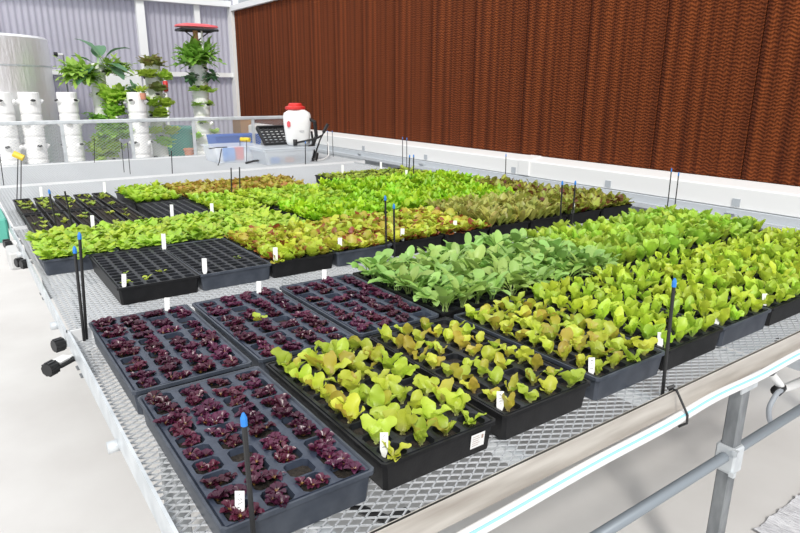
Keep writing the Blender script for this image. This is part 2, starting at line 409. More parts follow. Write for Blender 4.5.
def brassica(seed):
    g = random.Random(seed); b = MB(); a0 = g.uniform(0,6)
    for k in range(9):
        add_leaf(b, a0+k*2.4+g.uniform(-.4,.4), (g.uniform(-.008,.008),g.uniform(-.008,.008),0), R(g.uniform(66,89)), R(g.uniform(-25,40)), g.uniform(.07,.115), g.uniform(.026,.037), 9, 4, .25, .08, 2, .42, 1.05, rg=g, sw=.05, roll=g.uniform(-.5,.5))
    return b
def romaine(seed):
    g = random.Random(seed); b = MB(); a0 = g.uniform(0,6)
    for k in range(7):
        add_leaf(b, a0+k*2.4+g.uniform(-.4,.4), (0,0,0), R(g.uniform(62,86)), R(g.uniform(30,75)), g.uniform(.055,.09), g.uniform(.026,.036), 8, 4, .35, .14, 2, .12, 1.25, rg=g, sw=.12, roll=g.uniform(-.4,.4))
    return b
def basil(seed):
    g = random.Random(seed); b = MB()
    for k in range(10):
        hgt = .012+.004*k
        add_leaf(b, k*2.2+g.uniform(-.3,.3), (0,0,g.uniform(0,.012)), R(g.uniform(55,88)), R(g.uniform(-35,35)), g.uniform(.040,.060), g.uniform(.026,.036), 6, 4, -.3, .15, 2.5, .30, 1.0, rg=g, sw=.06)
    return b
def frill(seed, n=11, L=(.04,.065), W=(.024,.034), rf=.45, reds=(0,), tipred=0, e=(35,85), fr=4, cup=.2):
    g = random.Random(seed); b = MB()
    for k in range(n):
        add_leaf(b, k*2.4+g.uniform(-.4,.4), (0,0,0), R(g.uniform(*e)), R(g.uniform(0,65)), g.uniform(*L), g.uniform(*W), 8, 4, cup, rf*.8, fr, .12, 1.15, red=g.choice(reds), rg=g, sw=.12, tipred=tipred)
    return b
m_purple = leafmat('dark purple leaf', (.45,.28,.07), (.070,.012,.030), (.085,.014,.042), var=.35, rough=.3, trans=.12)
m_lett = leafmat('yellow green lettuce leaf', (.60,.62,.25), (.52,.62,.06), (.57,.65,.08), red=(.42,.12,.04), redamt=.85, var=.2, redlo=.1, redhi=.6)
m_lett2 = leafmat('lime lettuce leaf', (.55,.62,.25), (.48,.65,.05), (.54,.69,.07), red=(.40,.16,.03), redamt=.5, var=.18)
m_bras = leafmat('blue green collard leaf', (.45,.60,.22), (.32,.50,.11), (.32,.50,.13), var=.2, trans=.25)
m_rom = leafmat('green romaine leaf', (.52,.62,.28), (.38,.58,.05), (.42,.61,.07), var=.22)
m_basil = leafmat('bright green basil leaf', (.40,.54,.10), (.42,.60,.05), (.47,.64,.07), var=.2)
m_redl = leafmat('red and yellow lettuce leaf', (.55,.62,.14), (.54,.64,.06), (.58,.66,.07), red=(.33,.065,.03), redamt=.95, var=.15, redlo=.15, redhi=.65)
m_olive = leafmat('olive lettuce leaf', (.48,.52,.18), (.44,.48,.10), (.44,.45,.11), red=(.28,.12,.05), redamt=.6, var=.2)
m_ro = leafmat('red olive lettuce leaf', (.46,.52,.14), (.42,.50,.07), (.40,.44,.07), red=(.15,.03,.02), redamt=.95, var=.2, redlo=.15, redhi=.65)
m_frz = leafmat('vivid green frilled leaf', (.36,.56,.05), (.34,.60,.02), (.40,.64,.03), var=.22)
m_lime = leafmat('pale lime frilled leaf', (.42,.58,.08), (.42,.62,.04), (.48,.66,.06), var=.18)
m_orange = leafmat('bronze lime lettuce leaf', (.50,.52,.12), (.46,.48,.06), (.50,.46,.07), red=(.50,.19,.06), redamt=.9, var=.15, redlo=.1, redhi=.6)
VAR = {}
def variants(key, fn, m, n=5):
    VAR[key] = [ (lambda o: o)(fn(100*len(VAR)+i).build(key, m, smooth=True)) for i in range(n) ]
    for o in VAR[key]: o.hide_render = False
    VAR[key+'_used'] = set()
variants('purple_lettuce_seedling', purple, m_purple, 6)
variants('lettuce_seedling', lambda s: lettuce(s, 4, 1.02, .88), m_lett, 7)
variants('small_lettuce_seedling', lambda s: lettuce(s, 3, .80, .74), m_lett, 6)
variants('tall_lettuce_seedling', lambda s: lettuce(s, 5, 1.22, .74, 9), m_lett2, 7)
variants('collard_seedling', brassica, m_bras, 6)
variants('romaine_seedling', romaine, m_rom, 6)
variants('basil_seedling', basil, m_basil, 5)
variants('red_lettuce_seedling', lambda s: frill(s, 10, (.045,.07),(.030,.044), .35, (0,0,0,0,.0,.3,.8), .2, fr=3), m_redl, 6)
variants('olive_lettuce_seedling', lambda s: frill(s, 10, (.06,.09),(.020,.028), .18, (0,0,.4), .3, (55,88), 2), m_olive, 5)
variants('oakleaf_lettuce_seedling', lambda s: frill(s, 10, (.055,.085),(.026,.036), .3, (0,0,.0,.8), .8, (45,85), 3), m_ro, 5)
variants('frilled_mustard_seedling', lambda s: frill(s, 12, (.045,.075),(.020,.028), .5), m_frz, 5)
variants('green_lettuce_seedling', lambda s: frill(s, 11, (.04,.065),(.024,.034), .4), m_lime, 5)
variants('bronze_lettuce_seedling', lambda s: frill(s, 10, (.04,.065),(.026,.036), .4, (0,.2,.7), .3), m_orange, 5)
def sprout(seed):
    g = random.Random(seed); b = MB()
    for k in range(4): add_leaf(b, k*1.6+g.uniform(-.3,.3), (0,0,0), R(70), R(g.uniform(0,30)), g.uniform(.016,.026), .014, 4, 2, .2, 0, stalk=.4, rg=g, sw=.08)
    return b
variants('tiny_sprout', sprout, leafmat('tiny sprout leaf', (.4,.5,.1), (.36,.46,.05), (.40,.50,.06)), 4)
def place(key, loc, label, cat, group, sc=1.0, jit=.15, name=None):
    vs = VAR[key]; i = rnd.randrange(len(vs)); o = vs[i]
    if i in VAR[key+'_used']: o = o.copy(); col.objects.link(o)
    VAR[key+'_used'].add(i)
    o.location = loc; s_ = sc*rnd.uniform(1-jit,1+jit); o.scale = (s_,s_,s_*rnd.uniform(.9,1.1)); o.rotation_euler = (R(rnd.uniform(-6,6)),R(rnd.uniform(-6,6)),rnd.uniform(0,6.28))
    tag(o, label, cat, group); return o

# ------------------------------------------------------------------ layout
ORD = ['first','second','third','fourth','fifth','sixth','seventh','eighth','ninth','tenth']
ROWN = ['front','second','third','fourth','fifth','farthest']
ROWY = [0.0,.528,1.318,1.842,2.395,2.935]
x0s = [0,.2832,.578,.8745,1.1544,1.434,1.7136,1.995,2.277,2.559]
x1s = [-.002,.2804,.5707,.8551,1.138,1.421,1.704,1.987,2.270,2.553]
x2s = [.123,.395,.668,.951,1.234,1.517,1.80,2.083,2.366,2.649]
x3s = [-.035,.248,.531,.814,1.145,1.428,1.711,1.994,2.277,2.562]
x4s = [.555,.838,1.121,1.404,1.70,1.983,2.27,2.553]
x5s = [.555,.838,1.121,1.404,1.98,2.263,2.546]
PL = {  # key: (words, category)
 'P': ('purple_lettuce_seedling','dark purple rosette seedling','seedling','c40',1.06,.97),
 'L': ('lettuce_seedling','wavy yellow-green lettuce seedling','seedling','c40',1.0,.97),
 'S': ('small_lettuce_seedling','small yellow-green lettuce seedling with bronze edges','seedling','c40',1.0,.93),
 'B': ('collard_seedling','blue-green stalked collard seedling','seedling','c40',1.0,1),
 'H': ('tall_lettuce_seedling','tall bright lime lettuce seedling','seedling','c40',1.0,1),
 'G': ('romaine_seedling','upright mid-green lettuce seedling','seedling','c40',1.0,1),
 'A': ('basil_seedling','bright green round-leaved seedling','seedling','c72',1.0,1),
 'R': ('red_lettuce_seedling','red and yellow frilled lettuce seedling','seedling','c45',1.0,1),
 'O': ('olive_lettuce_seedling','olive green narrow-leaved lettuce seedling','seedling','c45',1.12,1),
 'K': ('oakleaf_lettuce_seedling','dark red and green lettuce seedling','seedling','c45',1.15,1),
 'F': ('frilled_mustard_seedling','vivid green frilled seedling','seedling','c36',1.12,1),
 'M': ('green_lettuce_seedling','pale lime frilled lettuce seedling','seedling','c45',1.0,1),
 'Z': ('bronze_lettuce_seedling','bronze and lime lettuce seedling','seedling','c45',1.0,1),
 'E': (None,'','','c72',1,0),
 'D': ('tiny_sprout','tiny pale sprout','sprout','c45',2.0,.9),
}
CROP = {'P':'dark purple seedlings','L':'wavy yellow-green lettuce','S':'small sparse yellow-green lettuce','B':'blue-green collards','H':'tall bright lime lettuce','G':'upright mid-green lettuce','A':'bright green round-leaved seedlings','R':'red and yellow lettuce','O':'olive green lettuce','K':'dark red and green lettuce','F':'vivid green frilled seedlings','M':'pale lime lettuce','Z':'bronze lettuce','E':'nearly empty fine cells','D':'sparse pale sprouts'}
rows = ['PLSLHHHHHH','PPPBBBGGGG','EERRRROOKK','AAAAFFFFFK','EMMMFFFF','MZZZDDD']
xs = [x0s,x1s,x2s,x3s,x4s,x5s]
colr = {(0,0):'greyi',(0,1):'black',(0,2):'black',(0,3):'grey',(0,4):'black',(0,5):'grey',(1,0):'greyi',(1,1):'greyi',(1,2):'greyi',(2,1):'grey',(3,0):'grey',(2,3):'grey'}
missing = {(0,0):{(0,9)},(1,0):{(0,1),(1,9)}}
for r_ in range(6):
    for c, ch in enumerate(rows[r_]):
        key, words, cat, kind, sc, dens = PL[ch]; x = xs[r_][c] - ((.012 if c == 0 else .003) if r_ < 2 else 0); y = ROWY[r_] - (.010 if r_ == 0 else 0)
        cc = colr.get((r_,c),'black')
        Lt = .515 if r_ < 4 else .53
        if (r_,c) == (0,2): kind = 'c40'
        t, cells = tray(kind, x, y, cc)
        side = ROWN[r_]
        if r_ == 0: where = f'{ORD[c]} from the left along the front rail'
        elif r_ == 1: where = f'{ORD[c]} from the left in the second row'
        else: where = f'{ORD[c]} from the left in the {ROWN[r_]} row'
        colw = 'blue-grey' if cc.startswith('grey') else 'black'
        tag(t, f'{colw} tray of {CROP[ch]}, {where}', 'seedling tray')
        if not key: continue
        lab = f'{words} in the tray {ORD[c]} from the left, {ROWN[r_]} row'
        gr = f'{CROP[ch]} in the {ORD[c]} tray of the {ROWN[r_]} row'
        for k, (cx, cy) in enumerate(cells):
            if rnd.random() > dens: continue
            jx, jy = rnd.uniform(-.004,.004), rnd.uniform(-.004,.004)
            s2 = sc
            if ch == 'P' and rnd.random() < .1: s2 = .75
            if ch == 'S' and rnd.random() < .15: s2 = 1.3
            place(key, (t.location.x+cx+jx, t.location.y+cy+jy, T-(.007 if ch == 'P' else .0145)), lab, cat, gr, s2)
# a lime stray in the purple tray, a few weeds in the empty ones
place('small_lettuce_seedling', (.395,.80,T-.0145), 'single lime seedling among the purple ones in the second purple tray', 'seedling', None, .8)
for (x,y) in ((.17,1.385),(.235,1.40),(.19,1.52),(.30,1.46),(.60,1.50)):
    place('tiny_sprout', (x,y,T-.0145), 'stray green sprout in a nearly empty tray of fine cells', 'sprout', 'stray sprouts in the empty trays', 1.2)

# narrow trays of sprouts at the left
nt0 = empty('narrow_tray'); b = MB()
outer(.088,.52).build('outer_tray', m_black, nt0)
b = MB(); b.loft([[(-.038,y,-.012),(-.012,y,-.012),(-.012,y,-.004),(-.006,y,-.004),(-.006,y,-.012),(.012,y,-.012),(.012,y,-.004),(.018,y,-.004),(.018,y,-.012),(.038,y,-.012),(.038,y,-.03),(-.038,y,-.03)] for y in (-.25,.25)]); b.build('soil', m_soil, nt0)
first = True
for rr_, yy in ((0,2.395+.26),(1,2.935+.26)):
    for c in range(5):
        t = nt0 if first else copy_tree(nt0); first = False
        t.location = (.045+c*.106, yy, T-.0005); t.rotation_euler.z = R(rnd.uniform(-.5,.5))
        tag(t, f'narrow black trough tray, {ORD[c]} from the left, {"nearer" if rr_==0 else "farther"} set of sprout trays', 'sprout tray')
        for k in range(4 if rr_==0 else 12):
            place('tiny_sprout', (t.location.x+rnd.uniform(-.03,.03), yy+rnd.uniform(-.22,.22)*(1 if rr_ else .9)+(.0 if rr_==0 else .05), T-.0125), f'tiny pale sprout in the {ORD[c]} narrow tray of the {"nearer" if rr_==0 else "farther"} set', 'sprout', f'sprouts in the {ORD[c]} narrow tray, {"nearer" if rr_==0 else "farther"} set', 1.15)

# ------------------------------------------------------------------ plant labels
def stick(x, y, label, tilt=12, yaw=-35, h=.03, marks=False, z=T-.012, w=.0075):
    t = empty('plant_label', (x,y,z), R(yaw)); t.rotation_euler.x = R(-tilt)
    b = MB(); b.add([(-w,-.0007,.012),(w,-.0007,.012),(w,-.0007,h+.012),(-w,-.0007,h+.012),(0,-.0007,-.012),(-w,.0007,.012),(w,.0007,.012),(w,.0007,h+.012),(-w,.0007,h+.012),(0,.0007,-.012)],
        [(0,1,2,3),(4,1,0),(8,7,6,5),(5,6,9),(3,2,7,8),(1,6,7,2),(0,3,8,5),(4,9,6,1),(0,5,9,4)])
    b.build('tag', m_label, t)
    if marks:
        b = MB(); g = random.Random(int(x*1000))
        for k in range(4):
            zc = .018+k*.0065
            pts = [(g.uniform(-.004,.004),-.001,zc+g.uniform(-.002,.002)) for _ in range(4)]
            b.tube(pts, .0004, 4)
        b.build('handwriting', m_ink, t)
    tag(t, label, 'plant label')
S = [(.030,.022,'white hand-marked label in the near left corner of the front purple tray',1),
 (.312,.035,'white label at the near left corner of the wavy yellow-green lettuce tray',1),
 (.602,.03,'white label in the front of the small sparse lettuce tray',1),
 (.90,.03,'white label in the fourth tray along the front rail',1),
 (1.18,.03,'white label in the fifth tray along the front rail, beside the black stake',0),
 (1.46,.03,'white label in the sixth tray along the front rail',0),
 (1.74,.03,'white label in the seventh tray along the front rail',0),
 (.20,1.02,'white label standing at the back of the leftmost purple tray',0),
 (.49,1.02,'white label standing at the back of the second purple tray',0),
 (.73,1.02,'white label standing at the back of the third purple tray',0),
 (.152,1.35,'white label at the near left corner of the left empty cell tray',1),
 (.33,1.36,'placeholder',0)]
for (x,y,l,mk) in S[:-1]: stick(x, y, l, marks=bool(mk), h=.032 if y<.9 else .038)
S2 = [(.424,1.345,'white label at the near left corner of the second empty cell tray'),
 (.40,1.77,'white label at the back between the two empty cell trays'),
 (.70,1.35,'white label in front of the leftmost red lettuce tray'),
 (.985,1.35,'white label in front of the second red lettuce tray'),
 (1.30,1.35,'white label in front of the third red lettuce tray'),
 (1.60,1.35,'white label in front of the fourth red lettuce tray'),
 (2.42,1.34,'white label in front of the dark red and green lettuce, right of two stakes'),
 (.235,2.34,'white label behind the leftmost bright green tray'),
 (.62,2.42,'white label in the empty tray behind the bright green seedlings'),
 (.80,2.34,'white label behind the third bright green tray'),
 (.15,3.44,'white label at the back of the narrow sprout trays, left'),
 (.50,3.44,'white label at the back right end of the narrow sprout trays'),
 (2.22,3.43,'white label at the back of the left sparse sprout tray'),
 (2.58,3.43,'white label at the back of the right sparse sprout tray'),
 (2.45,2.90,'white label behind the vivid green frilled seedlings, near a stake pair')]
for (x,y,l) in S2: stick(x, y, l, tilt=6, h=.046 if y < 1.5 else .058, z=T-.006, w=.0085)
# paper sticker on the front of the second tray
tr = [o for o in bpy.data.objects if o.get('label','').startswith('black tray of wavy yellow-green lettuce, second')][0]
b = MB(); yf = -.2575
import mathutils
b.m = 0; Mx = Matrix.Translation((.0,0,0))
def onface(x,z,d=.0012): # point on the sloping front face
    return (x, -.2575+.0045+ (-z-.0085)*(.005/.0535) - d, z)
b.add([onface(.072,-.046),onface(.108,-.046),onface(.108,-.014),onface(.072,-.014)],[(0,1,2,3)]); st = b.build('sticker', m_label, tr); st['label'] = 'white printed sticker on the tray front'
b = MB()
for k in range(5):
    z = -.019-k*.005; b.add([onface(.076,z-.0011,.0018),onface(.092+.003*(k%2),z-.0011,.0018),onface(.092+.003*(k%2),z,.0018),onface(.076,z,.0018)],[(0,1,2,3)])
b.add([onface(.099,-.028,.0018),onface(.104,-.028,.0018),onface(.104,-.019,.0018),onface(.099,-.019,.0018)],[(0,1,2,3)])
b.build('print', mat('pale print', (.45,.33,.28), .7), st)

# ------------------------------------------------------------------ stakes
def stake(base, top, label, cap='blue', rad=.0042):
    t = empty('plant_stake', base); d = Vector(top)-Vector(base)
    MB().tube([(0,0,0), tuple(d)], rad, 8).build('rod', m_blackm, t)
    if cap:
        n_ = d.normalized(); MB().tube([tuple(d-n_*.004), tuple(d+n_*.008), tuple(d+n_*.016)], [rad*1.25,rad*1.25,rad*.5], 8).build('tip', m_blue if cap=='blue' else m_yellow, t)
    tag(t, label, 'stake')
def st(bx,by,tx,tz,label,cap='blue',bz=M,rad=.0042,ty=None): stake((bx,by,bz+.002),(tx,ty if ty is not None else by,T+tz),label,cap,rad)
st(-.014,1.085,.004,.235,'right black stake of the blue-tipped pair at the left end of the near bench')
st(-.022,1.075,-.014,.200,'left black stake of the blue-tipped pair at the left end of the near bench')
st(.035,-.02,.032,.175,'black stake with a blue tip at the near left corner of the front purple tray')
st(1.035,-.075,1.022,.219,'tall black stake with a blue tip tied at the worn front rail')
st(1.182,1.30,1.175,.20,'left black stake of the blue-tipped pair in front of the red lettuce', ty=1.30)
st(1.212,1.285,1.208,.165,'right black stake of the blue-tipped pair in front of the red lettuce')
st(2.275,1.30,2.268,.175,'black stake with a blue tip before the olive lettuce, left one of the pair')
st(2.345,1.28,2.345,.172,'black stake with a blue tip before the olive lettuce, right one of the pair')
st(2.90,1.088,2.893,.22,'thin black stake at the right end of the benches, left one of the pair', rad=.003)
st(2.925,1.06,2.92,.20,'thin black stake at the right end of the benches, right one of the pair', rad=.003)
st(2.92,2.35,2.91,.19,'thin black stake standing alone before the white channel', rad=.003)
st(2.49,2.93,2.50,.155,'black stake with a blue tip behind the frilled seedlings, left one of the pair')
st(2.53,2.92,2.53,.155,'black stake with a blue tip behind the frilled seedlings, right one of the pair')
st(2.92,3.60,2.918,.226,'black stake at the far right bench edge, left one of the pair', rad=.003)
st(2.95,3.58,2.948,.22,'black stake at the far right bench edge, right one of the pair', rad=.003)
st(3.05,5.04,3.045,.195,'thin black stake right of the sprayer lance, nearest the wall', rad=.003)
st(3.00,5.07,3.005,.195,'thin black stake right of the sprayer lance, nearest the sprayer', rad=.003)
st(2.475,4.56,2.482,.14,'short thick black stake in front of the right clear bin')
st(1.126,2.925,1.136,.165,'black stake amid the back rows, left one of the pair', cap=None)
st(1.180,2.925,1.190,.165,'black stake amid the back rows, right one of the pair', cap=None)
for (x,y,h,l) in ((2.19,5.47,.138,'left'),(2.09,5.05,.150,'right')): st(x,y,x+.01,h,f'thin stake under the yellow clip before the clear bin, {l} one', cap=None, rad=.003)
t = empty('yellow_clip', (2.12,5.1,T+.15)); tag(t, 'yellow clip on stakes in front of the left clear bin', 'clip')
b = MB(); b.tube([(-.03,.06,.0),(.0,0,.0),(.02,-.03,0)], .021, 8); b.build('barrel', m_yellow, t)
MB().box((-.025,.02,.008),(-.01,.04,.02)).build('catch', m_blackm, t)
st(.05,3.855,.094,.205,'thin black stake under the yellow clip at far left, left one of the pair', cap=None, rad=.003)
st(.071,3.841,.110,.205,'thin black stake under the yellow clip at far left, right one of the pair', cap=None, rad=.003)
t = empty('yellow_clip', (.10,3.84,T+.215)); tag(t, 'yellow clip on the far left pair of stakes', 'clip')
b = MB(); b.tube([(-.028,.012,.014),(.022,-.010,-.016)], .020, 8); b.build('barrel', m_yellow, t)
st(.094,2.382,.084,.178,'left black stake of the pair in front of the narrow sprout trays', bz=M, cap='blue', rad=.004)
st(.16,2.378,.145,.180,'black stake in front of the narrow sprout trays, right one of the pair', cap=None, rad=.004)
st(.029,4.56,.037,.204,'thin black stake leaning at the far left bench edge', cap=None, rad=.003)
st(.86,5.80,.885,.169,'thin black stake at the mesh guard between white towers', cap=None, rad=.003)
st(.93,4.90,.935,.185,'thin black stake on the bare bench, left one of the pair', cap=None, rad=.003)
st(.945,4.75,.95,.196,'thin black stake on the bare bench, right one of the pair', cap=None, rad=.003)
st(1.235,4.56,1.245,.129,'thin black stake alone behind the bronze lettuce', cap=None, rad=.004)

# ------------------------------------------------------------------ hose, tie, fittings
pts = curve([(-.2,-.128,T-.118),(.378,-.128,T-.106),(.70,-.128,T-.094),(.97,-.128,T-.092),(1.17,-.128,T-.082),(1.40,-.128,T-.088),(1.66,-.128,T-.084),(2.2,-.128,T-.095),(2.9,-.128,T-.095)], 8)
h = MB(); h.tube(pts, .0125, 12); h = h.build('water_hose', m_white, smooth=True); tag(h, 'white hose with a pale blue stripe slung along the worn front rail', 'hose')
b = MB(); b.tube([p+Vector((0,-.0080,.0080)) for p in pts], .0032, 6); b.build('stripe', m_bluec, h, smooth=True)['label'] = 'pale blue stripe'
b = MB(); X = 1.035
b.tube([(X,-.090,M+.020),(X,-.095,M+.034),(X,-.108,M+.034),(X,-.142,M-.015),(X,-.143,M-.035),(X,-.125,M-.052)], .003, 6); b.tube([(X-.008,-.09,M+.034),(X+.006,-.098,M+.040)], .004, 6)
tag(b.build('cable_tie', m_blackm), 'black tie wrapped around the worn front rail and the white hose', 'tie')
t = empty('drain_fitting', (1.95,.05,0)); tag(t, 'white pipe with black fittings and grey hose under the bench right of the leg', 'pipe fitting')
MB().tube([(-.10,0,T-.245),(-.035,0,T-.28)], .022, 10).build('elbow', m_blackm, t, smooth=True)
MB().tube([(-.10,0,T-.245),(-.13,-.05,T-.13)], .012, 8).build('hanger', m_galvd, t, smooth=True)
MB().tube([(-.04,0,T-.28),(.10,0,T-.39),(.35,0,T-.42)], [.014,.014,.022], 10).build('white_pipe', m_white, t, smooth=True)
MB().tube([(.045,0,T-.385),(.085,0,T-.378)], .019, 10).build('collar', m_blackm, t, smooth=True)
MB().tube(curve([(.06,-.01,T-.38),(.0,-.02,T-.375),(-.035,-.02,T-.42),(.03,-.01,T-.50),(.12,0,T-.53)],8), .009, 8).build('grey_hose', m_grhose, t, smooth=True)
# pipe ends along the left edge of the benches
def capped(x0,y,z,L,label,rot=0,frame=False,n=1,capc=m_blackm):
    t = empty('pipe_end', (x0,y,z), rot); tag(t, label, 'pipe end')
    for k in range(n):
        dy = k*.045
        MB().tube([(0,dy,0),(-L,dy,0)], .008, 10).build('pipe', m_white, t, smooth=True)
        b = MB()
        for i in range(10):
            a = 2*math.pi*i/10; b.box((-L-.026,dy+.017*math.cos(a)-.003,.017*math.sin(a)-.003),(-L,dy+.017*math.cos(a)+.003,.017*math.sin(a)+.003))
        b.tube([(-L+.002,dy,0),(-L-.028,dy,0)], .0175, 14); b.build('cap', capc, t)
    if frame:
        b = MB(); b.box((-L,-.022,-.004),(-L+.055,-.015,.005)); b.box((-L,.015,-.004),(-L+.055,.022,.005)); b.box((-L+.050,-.022,-.005),(-L+.057,.022,.006)); b.build('frame', m_blackm, t)
        MB().box((-L+.006,-.015,.0085),(-L+.048,.015,.0115)).build('label_plate', m_label, t)
capped(-.045,1.068,M-.03,.085,'white pipe end with black cap and framed label left of the near bench', R(40), True)
capped(-.055,1.185,M-.032,.012,'short pipe end with a black ribbed cap in the gap between the two near benches', R(20))
capped(-.035,2.24,M-.03,.020,'pair of black capped pipe ends left of the bright green seedlings', R(20), n=2)
capped(-.03,2.66,M-.03,.050,'pair of dark capped pipe ends beyond the bright green seedlings at the left edge', R(5), n=2)
for (y,l) in ((1.35,'just past the gap between the benches'),(2.42,'below the narrow sprout trays'),(.50,'on the near bench')):
    b = MB(); b.tube([(-.05,y,M-.03),(-.078,y,M-.03)], .013, 12); tag(b.build('pipe_stub', m_galv, smooth=True), f'short white pipe stub on the left bench edge, {l}', 'pipe stub')
b = MB(); b.rbox((-.17,3.05,M-.10),(-.062,3.42,M+.03),.01); tag(b.build('green_bin', m_teal), 'pale green bin hooked on the bench at the left border of the picture', 'bin')
b = MB(); b.rbox((-.11,2.42,M-.10),(-.062,2.60,M-.02),.008)
tag(b.build('junction_box', mat('grey box', (.55,.55,.54), .6)), 'pale grey box hanging on the left bench edge', 'box')
b = MB(); b.tube([(.20,.16,M-.03),(.24,.05,M-.028),(.285,-.05,M-.03)], .009, 8); b.box((.265,-.06,M-.045),(.31,-.035,M-.012)); tag(b.build('black_strap', m_blackm), 'black strap under the mesh between the two front left trays', 'strap')
# woven cloth on the floor
b = MB(); nX,nY = 50,16; vs=[]; fs=[]; g = random.Random(3)
for i in range(nX+1):
    for j in range(nY+1):
        vs.append((1.93+i*.02+g.uniform(-.004,.004), -.75+j*.76/nY+g.uniform(-.004,.004)- .0, .006+ g.uniform(0,.014)))
fs = [(i*(nY+1)+j,(i+1)*(nY+1)+j,(i+1)*(nY+1)+j+1,i*(nY+1)+j+1) for i in range(nX) for j in range(nY)]
tag(b.add(vs,fs).build('ground_cloth', m_mat, smooth=True), 'crumpled whitish woven cloth on the floor at the lower right', 'cloth')

# ------------------------------------------------------------------ bins, sprayer, crate lid on the far bench
def bin_(x0,y0,x1,y1,h,label,rot=0):
    t = empty('storage_bin', ((x0+x1)/2,(y0+y1)/2,M+.002), R(rot)); tag(t, label, 'storage bin'); W,L = (x1-x0)/2,(y1-y0)/2
    def rr(k,z,c=.02): return [(-W*k+c,-L*k,z),(W*k-c,-L*k,z),(W*k,-L*k+c,z),(W*k,L*k-c,z),(W*k-c,L*k,z),(-W*k+c,L*k,z),(-W*k,L*k-c,z),(-W*k,-L*k+c,z)]
    MB().loft([rr(.90,.004),rr(.86,.0),rr(.98,h)], False).build('tub', m_clear, t)
    b = MB(); b.loft([rr(.98,h-.006),rr(1.02,h-.006),rr(1.02,h+.006),rr(.97,h+.006)], False); b.build('rim', m_clear, t)
    MB().loft([rr(.86,.001),rr(.86,.004)], True).build('base', m_clear, t)
    return t
bin_(1.80,5.08,2.28,5.50,.15,'cloudy clear storage bin holding red and blue items, left of the sprayer',0)
bin_(2.12,4.68,2.66,5.06,.135,'cloudy clear storage bin directly under the white sprayer',0)
for (x,y,z,m,l,s_) in ((1.98,5.22,M+.008,m_blue,'blue item inside the left clear bin',.055),(2.10,5.28,M+.008,m_red,'red item inside the left clear bin',.05),(1.90,5.30,M+.008,m_white,'white item inside the left clear bin',.05)):
    tag(MB().rbox((x-s_,y-s_*.7,z),(x+s_,y+s_*.7,z+.125),.012).build('packet', m), l, 'packet')
for (x,y,m,l) in ((2.28,4.80,m_blue,'small blue item inside the bin under the sprayer'),(2.42,4.78,m_terra,'small reddish item inside the bin under the sprayer')):
    tag(MB().rbox((x-.04,y-.03,M+.008),(x+.04,y+.03,M+.06),.01).build('packet', m), l, 'packet')
# lid over the right bin
t = MB().rbox((2.115,4.675,M+.144),(2.665,5.065,M+.158),.004); tag(t.build('bin_lid', m_clear), 'cloudy clear lid on the bin under the sprayer', 'lid')
# blue crate behind
MB().rbox((2.10,5.98,0),(2.66,6.30,M-.05),.01).build('x', m_lowwall).name = 'low_stand'; tag(bpy.data.objects['low_stand'], 'plain grey stand holding the blue crate behind the mesh guard', 'stand')
t = empty('blue_crate', (2.40,6.13,M-.048)); tag(t, 'blue plastic crate behind the clear bins, seen through the mesh guard', 'crate')
b = MB(); b.loft([[(-.24,-.10,0),(.24,-.10,0),(.24,.14,0),(-.24,.14,0)],[(-.27,-.13,.24),(.27,-.13,.24),(.27,.17,.24),(-.27,.17,.24)],[(-.25,-.11,.24),(.25,-.11,.24),(.25,.15,.24),(-.25,.15,.24)],[(-.22,-.08,.01),(.22,-.08,.01),(.22,.12,.01),(-.22,.12,.01)]],True); b.build('shell', m_bluebin, t)
b = MB(); b.rbox((-.28,-.14,.225),(.28,-.12,.25),.004); b.build('rim', m_bluebin, t)
# leaning perforated black tray
t = empty('perforated_tray', (2.52,5.02,M+.172)); t.rotation_euler = (R(-50),0,R(2)); tag(t, 'black perforated plastic tray leaning over the clear bins beside the sprayer', 'tray')
b = MB(); Wt,Ht = .24,.225; nx,ny = 9,6; px,pz = 2*Wt/nx,Ht/ny
for i in range(nx+1): b.box((-Wt+i*px-.010,-.004,0),(-Wt+i*px+.010,.004,Ht))
for j in range(ny+1): b.box((-Wt,-.0045,j*pz-.009),(Wt,.0045,j*pz+.009))
b.build('perforated_base', m_blackm, t)
b = MB(); b.box((-Wt-.01,-.02,-.01),(-Wt+.004,.02,Ht+.01)); b.box((Wt-.004,-.02,-.01),(Wt+.01,.02,Ht+.01)); b.box((-Wt,-.02,Ht-.002),(Wt,.02,Ht+.012)); b.box((-Wt,-.02,-.012),(Wt,.02,.0)); b.build('rim', m_blackm, t)
# sprayer
t = empty('backpack_sprayer', (2.56,4.87,M+.160), R(-28)); t.scale = (1.12,1.12,1.12); tag(t, 'white backpack sprayer tank with a red lid standing on a clear bin', 'sprayer')
def sup(w,d,z,n=20,cx=0):
    out = []
    for i in range(n):
        a = 2*math.pi*i/n; c,s_ = math.cos(a),math.sin(a); out.append((cx+w*math.copysign(abs(c)**.55,c), d*math.copysign(abs(s_)**.55,s_), z))
    return out
MB().loft([sup(.075,.055,.0),sup(.095,.072,.012),sup(.105,.085,.05),sup(.120,.098,.20),sup(.120,.098,.25),sup(.112,.090,.275),sup(.078,.072,.298),sup(.066,.066,.305)]).build('tank', m_white, t, smooth=True)
MB().lathe([(.082,0),(.088,.008),(.088,.024),(.060,.034),(.058,.048),(.050,.056),(.0,.058)],(-.012,0,.303),24).build('lid', m_red, t, smooth=False)
MB().add([(-.085,-.1015,.17),(-.055,-.1015,.17),(-.055,-.1015,.20),(-.085,-.1015,.20),(-.07,-.1015,.215),(-.07,-.1015,.155)],[(0,5,1,2,4,3)]).build('logo_mark', m_pinkred, t)
MB().box((.02,-.102,.125),(.06,-.1005,.131)).build('print_line', mat('grey print', (.3,.3,.32), .6), t)
